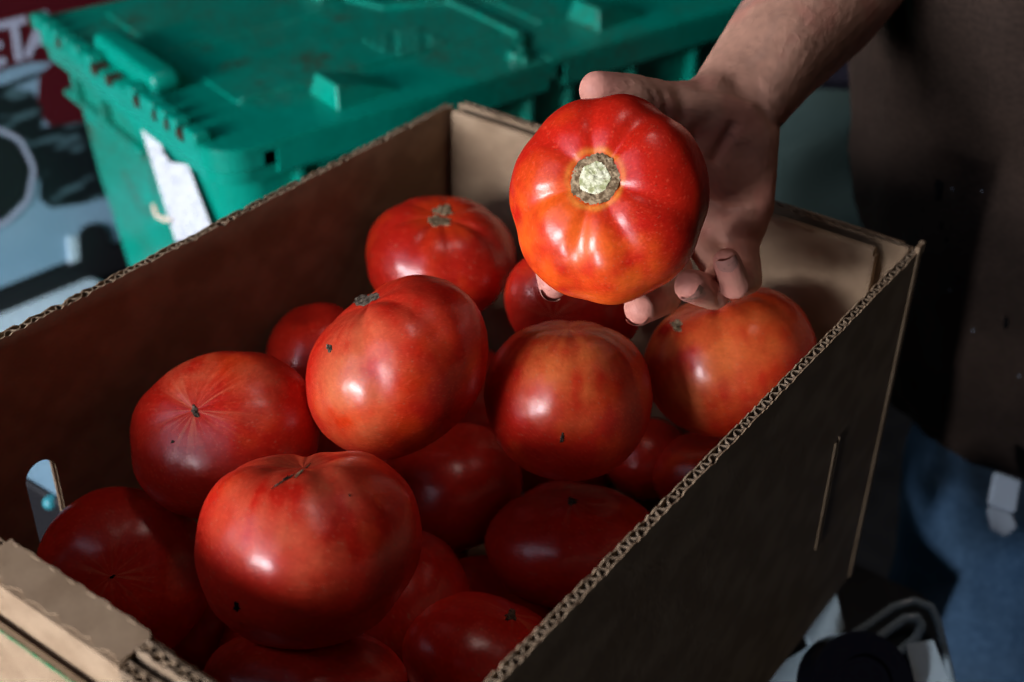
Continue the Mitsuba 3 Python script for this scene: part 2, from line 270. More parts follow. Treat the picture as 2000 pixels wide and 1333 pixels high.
# ------------------------------------------------------------------ tomatoes
centres = []
RED, DEEP, ORG = np.array([0.50, 0.016, 0.006]), np.array([0.39, 0.008, 0.004]), np.array([0.62, 0.050, 0.006])
STREAK = np.array([0.60, 0.20, 0.06])
def tomato(key, c, rx, ry, d, axis, squash, lobes, amp, label, seed, nt=110, stem=True, dimple=0.16, marks=(), streaks=(), orange=0.25, group='large red tomatoes heaped in the carton', depth=0.95, bump=0.03, matk='mat_tomato_plain', gw=1.0, orient=0.0, rays=0.3, ringc=False, radw=1.0):
    ctr = at(c[0], c[1], d)
    centres.append(ctr)
    view = unit(ctr - C); R_ = unit(np.cross(view, UP) ); D_ = unit(np.cross(view, R_)); D_ = D_ if D_ @ DN > 0 else -D_
    R_ = R_ if R_ @ RT > 0 else -R_
    rr = np.random.default_rng(seed)
    ph = np.cumsum(0.7 + 0.6 * rr.random(lobes)); ph = ph / ph[-1] * 2 * np.pi + orient
    la = 0.55 + 0.9 * rr.random(lobes)
    def local(th, phi):
        g = np.zeros_like(phi)
        for p_, l_ in zip(ph, la):
            dd = np.angle(np.exp(1j * (phi - p_)))
            g += l_ * np.exp(-(dd / (gw * 1.1 / lobes)) ** 2)
        w = (1 if stem else 0.5) * np.sin(th) ** 0.6 * np.exp(-(th / 0.95) ** 2) + 0.22 * np.exp(-((th - 1.5) / 0.9) ** 2)
        r = np.sin(th) * (1 - amp * g * w) * (1 + 0.10 * np.sin(th) ** 2) * (1 + 0.06 * np.cos(th))
        z = squash * np.cos(th) * (1 + 0.10 * np.sin(th) ** 2) - dimple * np.exp(-(th / 0.42) ** 2) * (1 if stem else 0.45) - amp * 0.35 * g * np.exp(-((th - 0.55) / 0.42) ** 2) * (1 if stem else 0.3)
        z += 0.10 * np.exp(-((np.pi - th) / 0.35) ** 2)
        P = np.stack([r * np.cos(phi), r * np.sin(phi), z], -1)
        nz = meshkit.fbm(P * 1.4 + seed * 3.7, 2, seed) - 0.5
        n2 = meshkit.fbm(P * 4.5 + seed * 1.7, 2, seed + 5) - 0.5
        return P * (1 + bump * 2.2 * nz + 0.012 * n2)[..., None]
    nph = int(nt * 1.9)
    def place_(tgt, nt_, nph_):
        a2 = np.array([(tgt[0] - c[0]) / rx, (tgt[1] - c[1]) / ry]); s2 = a2 @ a2
        if s2 > 0.95: a2 = a2 * math.sqrt(0.95 / s2); s2 = 0.95
        ax = unit(R_ * a2[0] + D_ * a2[1] - view * math.sqrt(1 - s2))
        e1 = unit(np.cross(ax, R_ + 0.3 * D_)); e2 = np.cross(ax, e1)
        th = np.linspace(0.0001, np.pi - 0.0001, nt_); phi = np.arange(nph_) / nph_ * 2 * np.pi
        TH, PH = np.meshgrid(th, phi, indexing='ij')
        Lc = local(TH, PH)
        Wd = lambda q: q[..., :1] * e1 + q[..., 1:2] * e2 + q[..., 2:] * ax
        w = Wd(Lc).reshape(-1, 3)
        u, v, dp = w @ R_, w @ D_, w @ view
        su, sv = 2 * rx * d / F / np.ptp(u), 2 * ry * d / F / np.ptp(v)
        ou, ov, od = (u.max() + u.min()) / 2, (v.max() + v.min()) / 2, (dp.max() + dp.min()) / 2
        sd = depth * math.sqrt(su * sv)
        def world(q):
            q = Wd(q); return ctr + ((q @ R_ - ou) * su)[..., None] * R_ + ((q @ D_ - ov) * sv)[..., None] * D_ + ((q @ view - od) * sd)[..., None] * view
        return world, Lc, TH, PH, ax
    tgt = np.array(axis, float)
    for _ in range(5):      # turn the fruit until its stem end lies where it is wanted
        world, Lc, TH, PH, ax = place_(tgt, 36, 60)
        tgt = tgt + 0.8 * (np.array(axis) - pix(world(Lc[:1, :1]))[0, 0])
    world, Lc, TH, PH, ax = place_(tgt, nt, nph)
    Vw = world(Lc).reshape(-1, 3)
    i, j = np.meshgrid(np.arange(nt - 1), np.arange(nph), indexing='ij')
    a = i * nph + j; b = i * nph + (j + 1) % nph; c_ = a + nph; d_ = b + nph
    fcs = np.concatenate([np.stack([a, c_, d_], -1).reshape(-1, 3), np.stack([a, d_, b], -1).reshape(-1, 3)])
    # skin colour: dye of the skin only
    q = Lc.reshape(-1, 3)
    m1 = meshkit.fbm(q * 1.6 + seed, 3, seed + 1)[:, None]; m2 = meshkit.fbm(q * 9 + seed, 3, seed + 2)[:, None]
    th_, ph_ = TH.reshape(-1, 1), PH.reshape(-1, 1)
    rad = meshkit.fbm(np.concatenate([np.cos(ph_) * 9, np.sin(ph_) * 9, th_ * 0.9], 1) + seed, 3, seed + 3)[:, None]
    col = DEEP + (RED - DEEP) * np.clip(0.55 + 1.0 * (m1 - 0.5) + 0.45 * (m2 - 0.5) + 0.22 * radw * (rad - 0.5), 0, 1)
    k = np.clip((m1 * (1 - 0.18 * radw) + rad * 0.18 * radw - (0.78 - orange)) / 0.25, 0, 1); col = col + (ORG - col) * k * 0.85
    P2 = pix(Vw); front = ((Vw - ctr) @ view < 0.3 * d * rx / F)
    for (sx, sy, sr, sc, st) in streaks:
        dd = np.hypot(P2[:, 0] - sx, (P2[:, 1] - sy) * 0.8) / sr
        pat = np.clip(((1 - 0.28 * radw) * meshkit.fbm(q * 3.2 + seed + sx, 3, seed + 9) + 0.28 * radw * rad[:, 0] - 0.33) / 0.34, 0, 1) * np.clip((1.15 - dd) / 0.55, 0, 1) * front
        col = col + (np.array(sc) - col) * (pat * st)[:, None]
    if ringc:
        ring = np.exp(-((th_ - 0.29) / 0.035) ** 2) * (0.3 + m2)
        col = col + (np.array([0.62, 0.20, 0.03]) - col) * np.clip(ring * 0.8, 0, 1)
    elif not stem:
        st = np.exp(-(th_ / 0.42) ** 2) * np.clip((rad - 0.52) / 0.2, 0, 1)
        col = col + (np.array([0.60, 0.22, 0.11]) - col) * np.clip(st * rays, 0, 1)
    m3_ = meshkit.noise(q * 38 + seed, seed + 7)[:, None]; m4_ = meshkit.noise(q * 75 + seed, seed + 8)[:, None]
    col = col * (1 + 0.16 * (m3_ - 0.5) + 0.20 * (m4_ - 0.5))
    col = col + (np.array([0.60, 0.13, 0.06]) - col) * np.clip((m3_ * 0.5 + m4_ * 0.5 - 0.66) / 0.12, 0, 1) * 0.22
    spk = (rr.random(len(q)) > 0.992)[:, None] * (np.sin(th_) > 0.2)
    col = np.where(spk, col * 0.7 + np.array([0.22, 0.13, 0.07]) * 0.5, col)
    key = add(key, trimesh.Trimesh(Vw, fcs, process=False), matk, True, np.clip(col, 0, 1), label, 'tomato', group)
    tree = cKDTree(P2[front]); Vf = Vw[front]
    cen = Vw.mean(0)
    def patch(name, px, py, r1, r2, ang, seed2, m, lift=0.0004, rough=0.25, lab=None):
        """An irregular corky patch lying on the skin at a pixel of the front, r1 x r2 pixels."""
        r0 = np.random.default_rng(seed2); na, nr = 40, 6
        aa = np.arange(na) / na * 2 * np.pi
        prof = 1 + rough * (0.6 * np.sin(2 * aa + r0.random() * 6) + 0.5 * np.sin(3 * aa + r0.random() * 6) + 0.45 * np.sin(5 * aa + r0.random() * 6) + 0.5 * r0.normal(0, 1, na) * 0.5)
        vs, fs = [], []
        for kk in range(nr + 1):
            rho = kk / nr
            X, Y = r1 * rho * prof * np.cos(aa), r2 * rho * prof * np.sin(aa)
            Q = np.stack([px + X * math.cos(ang) - Y * math.sin(ang), py + X * math.sin(ang) + Y * math.cos(ang)], 1)
            dist, idx = tree.query(Q, k=6)
            wgt = 1 / (dist ** 2 + 4); wgt /= wgt.sum(1, keepdims=True)
            dpt = (((Vf[idx] - C) @ fw) * wgt).sum(1)
            pos = C + np.stack([ray(*z) for z in Q]) * dpt[:, None]
            nn = unit(C - cen)
            pos = pos + (nn + 0.0) * ((lift + 0.0007 * (1 - rho ** 2) + r0.normal(0, 0.00018, na)) if kk < nr else -0.0006 * np.ones(na))[:, None]
            vs.append(pos)
        for kk in range(nr):
            for z in range(na):
                a_, b_ = kk * na + z, kk * na + (z + 1) % na
                fs += [[a_, a_ + na, b_ + na], [a_, b_ + na, b_]]
        add(f'{key}__{name}', trimesh.Trimesh(np.concatenate(vs), np.array(fs), process=False), m, True, label=lab)
    for mk in marks: patch(*mk)
    return dict(key=key, local=local, world=world, ctr=ctr, axis=ax, view=view)

S1, S2 = (0.58, 0.12, 0.05), (0.58, 0.16, 0.06)
held = tomato('tomato', (1188, 390), 195, 204, 0.63, (1163, 352), 0.80, 7, 0.105, 'big glossy orange red tomato held up in the hand, pale green stem core facing out', 11, nt=260, dimple=0.20,
              orange=0.20, group='large red tomatoes', matk='mat_tomato', bump=0.025, orient=0.35, gw=1.2, ringc=True, radw=0.1,
              streaks=((1050, 470, 130, (0.70, 0.10, 0.010), 0.8), (1190, 545, 120, (0.70, 0.11, 0.012), 0.7)))
# stem core of the held tomato: a corky ring with a pale green cut centre
hw = held['world']; hl = held['local']
def disc(r0, r1, dz0, dz1, wob, seed, nr=10, na=72, rough=0.0):
    r_ = np.random.default_rng(seed); aa = np.arange(na) / na * 2 * np.pi
    pr = 1 + wob * (np.sin(3 * aa + 1) * 0.5 + np.sin(5 * aa + 2) * 0.6 + np.sin(8 * aa) * 0.35) + 0.02 * r_.normal(0, 1, na)
    vs, fs = [], []
    for k in range(nr + 1):
        u = k / nr
        thh = (r0 + (r1 - r0) * u) * pr
        base = hl(np.full(na, 0.0001), aa)
        q = np.stack([thh * np.cos(aa), thh * np.sin(aa), np.full(na, 0.0)], -1)
        surf = np.percentile(hl(np.full(na, 0.28) * pr, aa)[:, 2], 85)
        q[:, 2] = surf + dz0 + (dz1 - dz0) * u + r_.normal(0, rough, na)
        vs.append(hw(q))
    for k in range(nr):
        for z in range(na):
            a_, b_ = k * na + z, k * na + (z + 1) % na
            fs += [[a_, a_ + na, b_ + na], [a_, b_ + na, b_]]
    return trimesh.Trimesh(np.concatenate(vs), np.array(fs), process=False)
add(held['key'] + '__stem_scar', disc(0.10, 0.265, 0.014, -0.010, 0.028, 3, rough=0.005), 'mat_cork', True, label='brown corky ring round the stem core')
add(held['key'] + '__stem_core', disc(0.0, 0.165, 0.040, 0.016, 0.06, 4, rough=0.003), 'mat_core', True, label='pale green crumbly stem core')

tomato('tomato', (861, 505), 147, 124, 0.835, (862, 425), 0.82, 7, 0.05, 'tomato with a grey corky stem scar in the far left corner of the carton', 21, orange=0.28,
       marks=(('stem_scar', 866, 411, 20, 12, 0.2, 1, 'mat_cork'), ('stem_scar', 857, 432, 22, 13, 0.1, 2, 'mat_cork')), dimple=0.1)
tomato('tomato', (776, 715), 177, 181, 0.69, (716, 588), 0.85, 6, 0.07, 'large pale red tomato in the middle with a small grey spot on its left side', 23, orange=0.30, nt=200,
       marks=(('stem_scar', 716, 585, 26, 11, -0.45, 3, 'mat_scar'), ('spot', 643, 680, 7, 8, 0, 4, 'mat_scar', 0.0002)), dimple=0.12,
       streaks=((700, 760, 90, S2, 0.75), (705, 690, 70, S1, 0.7), (800, 660, 90, S1, 0.35)))
tomato('tomato', (439, 850), 181, 166, 0.705, (380, 802), 0.86, 6, 0.05, 'tomato with pale rays round a small dark blossom scar, by the left carton wall', 25, orange=0.2, stem=False, rays=0.4, nt=180,
       marks=(('blossom_scar', 381, 804, 8, 13, -0.3, 5, 'mat_scar', 0.0002), ('spot', 337, 863, 4, 3, 0, 6, 'mat_scar', 0.0)), dimple=0.1, bump=0.035, streaks=((370, 720, 60, S1, 0.5), (500, 760, 60, S1, 0.4)))
tomato('tomato', (606, 1070), 220, 191, 0.592, (590, 905), 0.85, 5, 0.085, 'largest tomato at the front with a cracked shoulder and one black speck low down', 27, orange=0.16, nt=210, dimple=0.18,
       marks=(('speck', 462, 1186, 8, 11, -0.4, 7, 'mat_stain', 0.0), ('crack', 555, 938, 24, 3.2, -0.55, 8, 'mat_scar', 0.0, 0.5), ('crack', 590, 920, 26, 2.2, -0.7, 9, 'mat_cork', 0.0, 0.5), ('speck', 683, 968, 3, 2, 0, 31, 'mat_scar', 0.0)),
       bump=0.062, streaks=((600, 1000, 140, (0.62, 0.16, 0.07), 0.45), (480, 1010, 80, S1, 0.4)))
tomato('tomato', (1109, 780), 164, 158, 0.715, (1110, 640), 0.86, 6, 0.04, 'smooth orange topped tomato in the middle row just below the held one', 29, orange=0.28, nt=180,
       marks=(('speck', 1098, 856, 5, 11, 0.3, 10, 'mat_scar', 0.0), ('speck', 1072, 915, 22, 7, 0, 11, 'mat_stain', 0.0)), dimple=0.08, bump=0.03, streaks=((1110, 690, 120, (0.60, 0.17, 0.04), 0.6),))
tomato('tomato', (1424, 705), 167, 148, 0.76, (1400, 590), 0.84, 6, 0.05, 'tomato streaked orange and yellow beside the right carton wall under the fingers', 31, orange=0.34, nt=180,
       marks=(('stem_scar', 1402, 586, 24, 8, 0.1, 12, 'mat_scar'), ('ring_scar', 1322, 636, 14, 12, 0.4, 13, 'mat_cork', 0.0)), dimple=0.12,
       streaks=((1350, 700, 110, (0.66, 0.15, 0.035), 0.75), (1480, 700, 100, (0.62, 0.13, 0.03), 0.7), (1330, 790, 60, S2, 0.7)))
tomato('tomato', (1120, 590), 136, 115, 0.80, (1080, 620), 0.86, 6, 0.04, 'tomato mostly hidden behind and below the held tomato', 33, orange=0.2, stem=False)
tomato('tomato', (1118, 1066), 172, 122, 0.76, (1116, 978), 0.85, 6, 0.05, 'dark tomato with a black star shaped stem scar beside the right rim, lower layer', 35, orange=0.2, stem=False,
       marks=(('stem_scar', 1117, 979, 13, 7, 0.1, 14, 'mat_scar', 0.0, 0.3),), dimple=0.12)
tomato('tomato', (950, 1290), 165, 134, 0.69, (1000, 1200), 0.85, 6, 0.05, 'tomato with a black three pointed scar at the bottom edge of the photo', 37, orange=0.2, stem=False,
       marks=(('blossom_scar', 998, 1202, 15, 10, -0.3, 15, 'mat_scar', 0.0, 0.35),), dimple=0.12)
tomato('tomato', (595, 1335), 201, 116, 0.60, (600, 1240), 0.8, 6, 0.06, 'flattened dark red tomato cut by the bottom edge below the largest one', 39, orange=0.15, stem=False, dimple=0.12)
tomato('tomato', (240, 1122), 170, 170, 0.714, (218, 1126), 0.88, 5, 0.05, 'shaded dark red tomato beside the hand hole and the roll-over tab', 41, orange=0.1, stem=False, nt=140, bump=0.05,
       marks=(('blossom_scar', 219, 1127, 7, 3, -0.4, 16, 'mat_stain', 0.0),), dimple=0.08)
tomato('tomato', (612, 690), 92, 100, 0.812, (600, 620), 0.88, 5, 0.04, 'small dark tomato tucked against the left wall behind the pale one', 43, orange=0.1)
tomato('tomato', (880, 950), 140, 125, 0.812, (870, 860), 0.88, 5, 0.04, 'almost black red tomato deep in the gap in the middle of the heap', 45, orange=0.1)
tomato('tomato', (1392, 930), 116, 96, 0.85, (1380, 860), 0.88, 5, 0.03, 'tomato cut off by the right rim below the streaked one', 47, orange=0.3)
tomato('tomato', (1262, 895), 84, 80, 0.88, (1262, 835), 0.88, 5, 0.03, 'dark tomato wedged in the gap between the smooth one and the streaked one', 51, orange=0.1)
tomato('tomato', (785, 1180), 135, 150, 0.72, (790, 1060), 0.88, 5, 0.04, 'dark tomato half hidden behind the right side of the largest one', 49, orange=0.12)

# the hidden bottom layer, seen as dark skins in the gaps
k_ = 0
for gx in (0.05, 0.125, 0.20, 0.272):
    for gy in (-0.385, -0.30, -0.215, -0.13, -0.05):
        q_ = V(gx + 0.006 * math.sin(7 * gy * 9), gy + 0.004 * math.cos(gx * 50), -0.195); p_ = pix(q_); d_ = (q_ - C) @ fw
        if min(np.linalg.norm(o_ - q_) for o_ in centres) < 0.060: continue
        tomato('tomato', (p_[0], p_[1]), 0.045 * F / d_, 0.044 * F / d_, d_, (p_[0] + 20, p_[1] - 70), 0.88, 5, 0.03, 'dark tomato of the bottom layer, in the black gaps of the heap', 60 + k_, nt=44, orange=0.1, group='tomatoes of the hidden bottom layer'); k_ += 1

# ------------------------------------------------------------------ green tote
ztop = -0.07
TO = onz(420, 312, ztop)
b1 = unit(onz(1050, 110, ztop) - TO); ca, sa = math.cos(-0.05), math.sin(-0.05)
E1 = V(b1[0] * ca - b1[1] * sa, b1[0] * sa + b1[1] * ca, 0); E2 = V(-E1[1], E1[0], 0); EZ = V(0, 0, 1)
def tote(mesh): return frame(mesh, TO, E1, E2, EZ)
Wd_, Ln = 0.355, 0.62
def rrect(x0, y0, x1, y1, r): return sbox(x0 + r, y0 + r, x1 - r, y1 - r).buffer(r, resolution=8)
lid_out = rrect(0, 0, Ln, Wd_, 0.028)
seam = [(0.318, -0.05), (0.318, 0.028), (0.345, 0.06), (0.345, 0.17), (0.285, 0.19), (0.272, 0.23), (0.285, 0.30), (0.285, 0.45)]
left_half = Polygon([(-0.1, -0.05)] + seam + [(-0.1, 0.45)])
right_half = Polygon(seam + [(0.8, 0.45), (0.8, -0.05)])
def lid_part(poly, z0, z1):
    m = ext(poly, z1 - z0); m.apply_translation([0, 0, z0]); return m
def chamfer_plate(poly, z0, z1, c):
    return cat(lid_part(poly, z0, z1 - c), lid_part(poly.buffer(-c, join_style=2), z1 - c + 0.00001, z1))
def rounded_plate(poly, z0, z1, r, n=5):
    out, zp = [], z0
    for i in range(n):
        a0, a1 = i / n * math.pi / 2, (i + 1) / n * math.pi / 2
        zt = z1 - r + r * math.sin(a1)
        out.append(lid_part(poly.buffer(-(r - r * math.cos((a0 + a1) / 2)), join_style=1), zp, zt)); zp = zt
    return cat(*out)
lf = lid_out.intersection(left_half).buffer(-0.0008); rf = lid_out.intersection(right_half).buffer(-0.0008)
for k, (half, nubs) in enumerate(((lf, ((0.118, 0.022, 0.178, 0.062), (0.232, 0.235, 0.275, 0.27))), (rf, ((0.398, 0.030, 0.460, 0.072), (0.40, 0.25, 0.46, 0.29))))):
    lid = [rounded_plate(half, -0.006, 0.0, 0.004)]
    key = 'storage_tote__lid_flap' + (f'_{k:03d}' if k else '')
    # skirt round the outside with notches
    sk = half.buffer(0.0002).difference(lid_out.buffer(-0.004))
    notch = sbox(0.040, -0.02, 0.052, 0.04) if k == 0 else sbox(0.326, -0.02, 0.336, 0.04)
    low = sk.intersection(sbox(0.052, -0.02, 0.56, 0.03)) if k == 0 else sk.intersection(sbox(0.336, -0.02, 0.56, 0.03))
    lid.append(lid_part(low, -0.026, -0.0061)); lid.append(lid_part(sk.difference(notch), -0.017, -0.0062))
    # shallow raised field and ridge lines
    fld = half.buffer(-0.02).intersection(sbox(0.06, 0.075, 0.56, 0.33))
    lid.append(rounded_plate(fld.buffer(-0.006).buffer(0.005), -0.001, 0.0016, 0.0015, 3))
    add(key, tote(cat(*lid)), 'mat_tote', 35)
    for nb in nubs:
        add(key + '__stacking_nub', tote(tm(m3.Manifold.batch_hull([m3.Manifold.sphere(0.002, 10).translate([x, y, z]) for x, y, z in
            [(nb[0] + 0.002, nb[1], 0), (nb[0] + 0.004, nb[1] + 0.004, 0.017), (nb[0] + 0.002, nb[3], 0), (nb[0] + 0.004, nb[3] - 0.006, 0.017), (nb[2], nb[1] + 0.006, 0.0), (nb[2], nb[3] - 0.006, 0.0), (nb[2] - 0.035, nb[1] + 0.006, 0.013), (nb[2] - 0.035, nb[3] - 0.008, 0.013)]]))), 'mat_tote', 40)
# seam lip, round boss, raised grip bar by the hinge
lip = LineString([(0.300, 0.012)] + [(x - 0.012, y) for x, y in seam[1:6]]).buffer(0.0035, join_style=1)
add('storage_tote__seam_lip', tote(rounded_plate(lip, -0.001, 0.0042, 0.002, 3)), 'mat_tote', 35)
for r_ in range(4):
    for c_ in range(7):
        if (r_ * 5 + c_ * 3) % 4: add('storage_tote__embossed_mark', tote(rbox((0.212 + 0.0085 * c_, 0.085 + 0.0125 * r_, 0.0012), (0.2185 + 0.0085 * c_, 0.092 + 0.0125 * r_, 0.0032), 0.0008, 6)), 'mat_tote', 40)
for v_ in (0.078, 0.205):
    add('storage_tote__panel_rib', tote(rbox((0.065, v_, -0.001), (0.24, v_ + 0.004, 0.0036), 0.0014)), 'mat_tote', 40)
boss = Point(0.300, 0.024).buffer(0.009)
add('storage_tote__lock_boss', tote(cat(rounded_plate(boss.difference(Point(0.300, 0.024).buffer(0.0045)), -0.001, 0.007, 0.002, 3))), 'mat_tote', 35)
add('storage_tote__grip_bar', tote(rbox((0.014, 0.128, -0.002), (0.040, 0.245, 0.018), 0.006)), 'mat_tote', 40)
# hinge knuckles along the end, rust in between
v = 0.030; kn, ru = [], []
rr = np.random.default_rng(5)
while v < 0.335:
    w_ = 0.009 + 0.014 * rr.random()
    if not (0.13 < v < 0.24 and rr.random() < 0.6):
        add('storage_tote__hinge_knuckle', tote(rbox((-0.0005, v, -0.006), (0.013, v + w_, 0.008), 0.002)), 'mat_tote', 40)
    g_ = 0.006 + 0.007 * rr.random()
    if rr.random() < 0.62: ru.append(bx((-0.0012, v + w_ + 0.0006, -0.0052), (0.0105, v + w_ + g_ - 0.0006, 0.0022)))
    v += w_ + g_
for k_, m_ in enumerate(ru): add('storage_tote__rusty_hinge_gap', tote(m_), 'mat_rust', label='rusty brown gap in the lid hinge' if k_ == 0 else None)
# body: tapered, rim flange, side ribs
def body_ring(ins, r, z): 
    p = rrect(ins, ins, Ln - ins, Wd_ - ins, r)
    c = np.array(p.exterior.coords)[:-1]; return np.column_stack([c, np.full(len(c), z)])
rings = [body_ring(0.004, 0.026, -0.019), body_ring(0.0045, 0.026, -0.030), body_ring(0.016, 0.03, -0.034), body_ring(0.018, 0.03, -0.060), body_ring(0.024, 0.03, -0.15), body_ring(0.034, 0.03, -0.245)]
nn = len(rings[0]); vs = np.concatenate(rings + [np.array([[Ln / 2, Wd_ / 2, -0.245]])]); fs = []
for k in range(len(rings) - 1):
    for z in range(nn):
        a_, b_ = k * nn + z, k * nn + (z + 1) % nn; fs += [[a_, a_ + nn, b_ + nn], [a_, b_ + nn, b_]]
for z in range(nn): fs.append([(len(rings) - 1) * nn + z, len(vs) - 1, (len(rings) - 1) * nn + (z + 1) % nn])
add('storage_tote__body', tote(trimesh.Trimesh(vs, np.array(fs), process=False)), 'mat_tote', 35)
add('storage_tote__rib', tote(rbox((0.010, 0.165, -0.066), (0.022, 0.325, -0.060), 0.002)), 'mat_tote', 40)
for v0 in (0.232, 0.29):
    add('storage_tote__rib', tote(rbox((0.008, v0, -0.062), (0.021, v0 + 0.006, -0.028), 0.002)), 'mat_tote', 40)
for u0 in (0.07, 0.17, 0.30, 0.345, 0.42, 0.50):
    add('storage_tote__rib', tote(rbox((u0, 0.006, -0.20), (u0 + 0.008, 0.022, -0.03), 0.002)), 'mat_tote', 40)
# paper label and string on the end wall
Pn = TO + 0.0105 * E1; 
def endpt(px, py): 
    w = onplane(px, py, Pn, E1) - TO; return (w @ E2, w[2])
lp = Polygon([endpt(*q) for q in ((276, 254), (300, 262), (312, 275), (318, 300), (332, 318), (366, 322), (376, 350), (410, 440), (400, 520), (352, 500), (330, 430), (300, 330))]).buffer(0)
lm = ext(lp, 0.0008)
add('storage_tote__paper_label', frame(lm, TO + 0.0105 * E1, E2, EZ, np.cross(E2, EZ)), 'mat_label', label='torn white paper label on the tote end')
sp = [(300, 402), (306, 420), (318, 428), (332, 430)]
add('storage_tote__string', tube([onplane(*q, Pn - 0.002 * E1, E1) for q in sp], 0.0022), 'mat_string', True)
tag('storage_tote', 'green plastic storage tote with a two flap lid behind the carton', 'tote')
add('support_crate__top_panel', tote(rbox((0.03, 0.03, -0.262), (Ln - 0.03, Wd_ - 0.03, -0.247), 0.003)), 'mat_black', 40)

del scene['support_crate__top_panel']; labels.pop('support_crate__top_panel', None)

# ------------------------------------------------------------------ printed carton standing at the left behind the tote
PD = 1.30
az = YAW + math.radians(43.7)
H1 = V(math.sin(az), math.cos(az), 0); lean = 0.30
nface = unit(np.cross(H1, V(0, 0, 1)));
H2 = unit(V(0, 0, 1) * math.cos(lean) - nface * math.sin(lean)); HN = np.cross(H1, H2)
if HN @ (C - at(100, 300, PD)) < 0: HN = -HN
PO = at(60, 300, PD)
def pr(px, py):
    w = onplane(px, py, PO, HN) - PO; return (w @ H1, w @ H2)
def onpanel(poly, h, z0=0.0): return frame(ext(poly, h), PO + HN * z0, H1, H2, HN) if np.cross(H1, H2) @ HN > 0 else frame(ext(poly, h), PO + HN * (z0 + h), H1, H2, -HN)
face = Polygon([pr(*q) for q in ((-420, 70), (330, -180), (420, 395), (-320, 690))])
add('printed_carton__panel', onpanel(face, 0.012, -0.012), 'mat_white_skytint', label='white panel')
band = Polygon([pr(*q) for q in ((-420, 30), (330, -190), (340, 30), (160, 100), (95, 122), (60, 122), (20, 132), (0, 140), (-420, 320))]).intersection(face)
add('printed_carton__red_band', onpanel(band, 0.0008), 'mat_red_print', label='dark red printed band with pale capitals')
def strokes(key, lines, w):
    add(key, onpanel(unary_union([LineString([pr(*q) for q in l]).buffer(w) for l in lines]), 0.0008, 0.0009), 'mat_letter')
strokes('printed_carton__letter', [[(2, 50), (52, 38)], [(26, 44), (36, 114)]], 0.0036)
strokes('printed_carton__letter', [[(54, 107), (86, 28), (118, 92)], [(66, 84), (110, 72)]], 0.0036)
strokes('printed_carton__letter', [[(-34, 60), (-24, 132)], [(-34, 60), (-4, 50)], [(-30, 96), (-4, 88)], [(-24, 132), (4, 120)]], 0.0036)
tomp = Polygon([pr(*q) for q in ((84, 150), (110, 128), (150, 118), (230, 120), (240, 250), (170, 262), (110, 250), (80, 215))]).buffer(0.004)
add('printed_carton__tomato_print', onpanel(tomp, 0.0008), 'mat_red_print')
veg = Polygon([pr(*q) for q in ((50, 272), (90, 256), (180, 244), (250, 260), (250, 350), (210, 378), (150, 392), (100, 398), (84, 385), (86, 350), (60, 330))]).buffer(0.004)
veg2 = Polygon([pr(*q) for q in ((-40, 215), (10, 180), (55, 186), (74, 215), (70, 255), (40, 265), (0, 245), (-40, 260))]).buffer(0.004)
add('printed_carton__leaf_print', onpanel(unary_union([veg, veg2]), 0.0008, 0.0003), 'mat_veg_print')
rim = Polygon([pr(*q) for q in ((-80, 270), (-10, 255), (35, 275), (62, 330), (50, 390), (10, 430), (-80, 470))]).buffer(-0.018).buffer(0.022, resolution=24)
add('printed_carton__olive_print', onpanel(cat_poly if False else rim.buffer(-0.006), 0.0008, 0.0012), 'mat_black')
add('printed_carton__ring_print', onpanel(rim.difference(rim.buffer(-0.0045)), 0.0008, 0.0012), 'mat_letter')
add('printed_carton__leaf_print', onpanel(Polygon([pr(*q) for q in ((-40, 165), (0, 168), (60, 146), (88, 138), (60, 155), (0, 180), (-40, 185))]), 0.0008, 0.0006), 'mat_veg_print')
knob = LineString([pr(182, 470), pr(184, 500)]).buffer(0.0175)
add('printed_carton__hand_hole', onpanel(knob, 0.004, 0.0), 'mat_black', label='black rounded hand hole plug near its lower edge')
strip = LineString([pr(140, 462), pr(144, 522)]).buffer(0.005, cap_style=2)
add('printed_carton__strip', onpanel(strip, 0.003, 0.0), 'mat_card_white')
tag('printed_carton', 'white carton printed with a red lettered band and dark vegetables, left of the tote', 'carton')
base = Polygon([pr(*q) for q in ((-420, 740), (430, 395), (430, 445), (-420, 800))])
add('display_stand__shelf', onpanel(base, 0.06, -0.055), 'mat_black')
for px, py in ((40, 640), (230, 560)):
    p = onplane(px, py, PO, HN) - HN * 0.03; add('display_stand__leg', bx((p[0] - 0.02, p[1] - 0.02, -1.0), (p[0] + 0.02, p[1] + 0.02, p[2] + 0.03)), 'mat_black')
tag('display_stand', 'black stand carrying the white printed carton', 'stand')
# pale plastic crate lower at the left edge
gp = at(95, 640, 1.30)
hb = at(80, 955, 0.92)
add('two_tone_box__body', rbox((hb[0] - 0.09, hb[1], hb[2]), (hb[0] + 0.045, hb[1] + 0.05, hb[2] + 0.05), 0.004), 'mat_slate', 40)
add('two_tone_box__base', rbox((hb[0] - 0.09, hb[1] - 0.002, ZT + 0.001), (hb[0] + 0.045, hb[1] + 0.05, hb[2] - 0.0005), 0.004), 'mat_black', 40)
kb = onplane(98, 982, V(0, hb[1] - 0.002, 0), V(0, 1, 0))
add('two_tone_box__knob', tube([kb + V(0, 0, 0), kb + V(0, 0.003, 0)], 0.005, 20), 'mat_teal', True)
tag('two_tone_box', 'pale blue box with black base on the table, glimpsed through the hand hole', 'box')
lo = V(gp[0] - 0.16, gp[1] - 0.05, -1.0)
add('grey_crate', rbox((gp[0] - 0.20, gp[1] - 0.10, gp[2] - 0.12), (gp[0] + 0.05, gp[1] + 0.08, gp[2] + 0.012), 0.008), 'mat_card_white', 40, label='pale grey box low at the left edge under the black stand', cat='box')

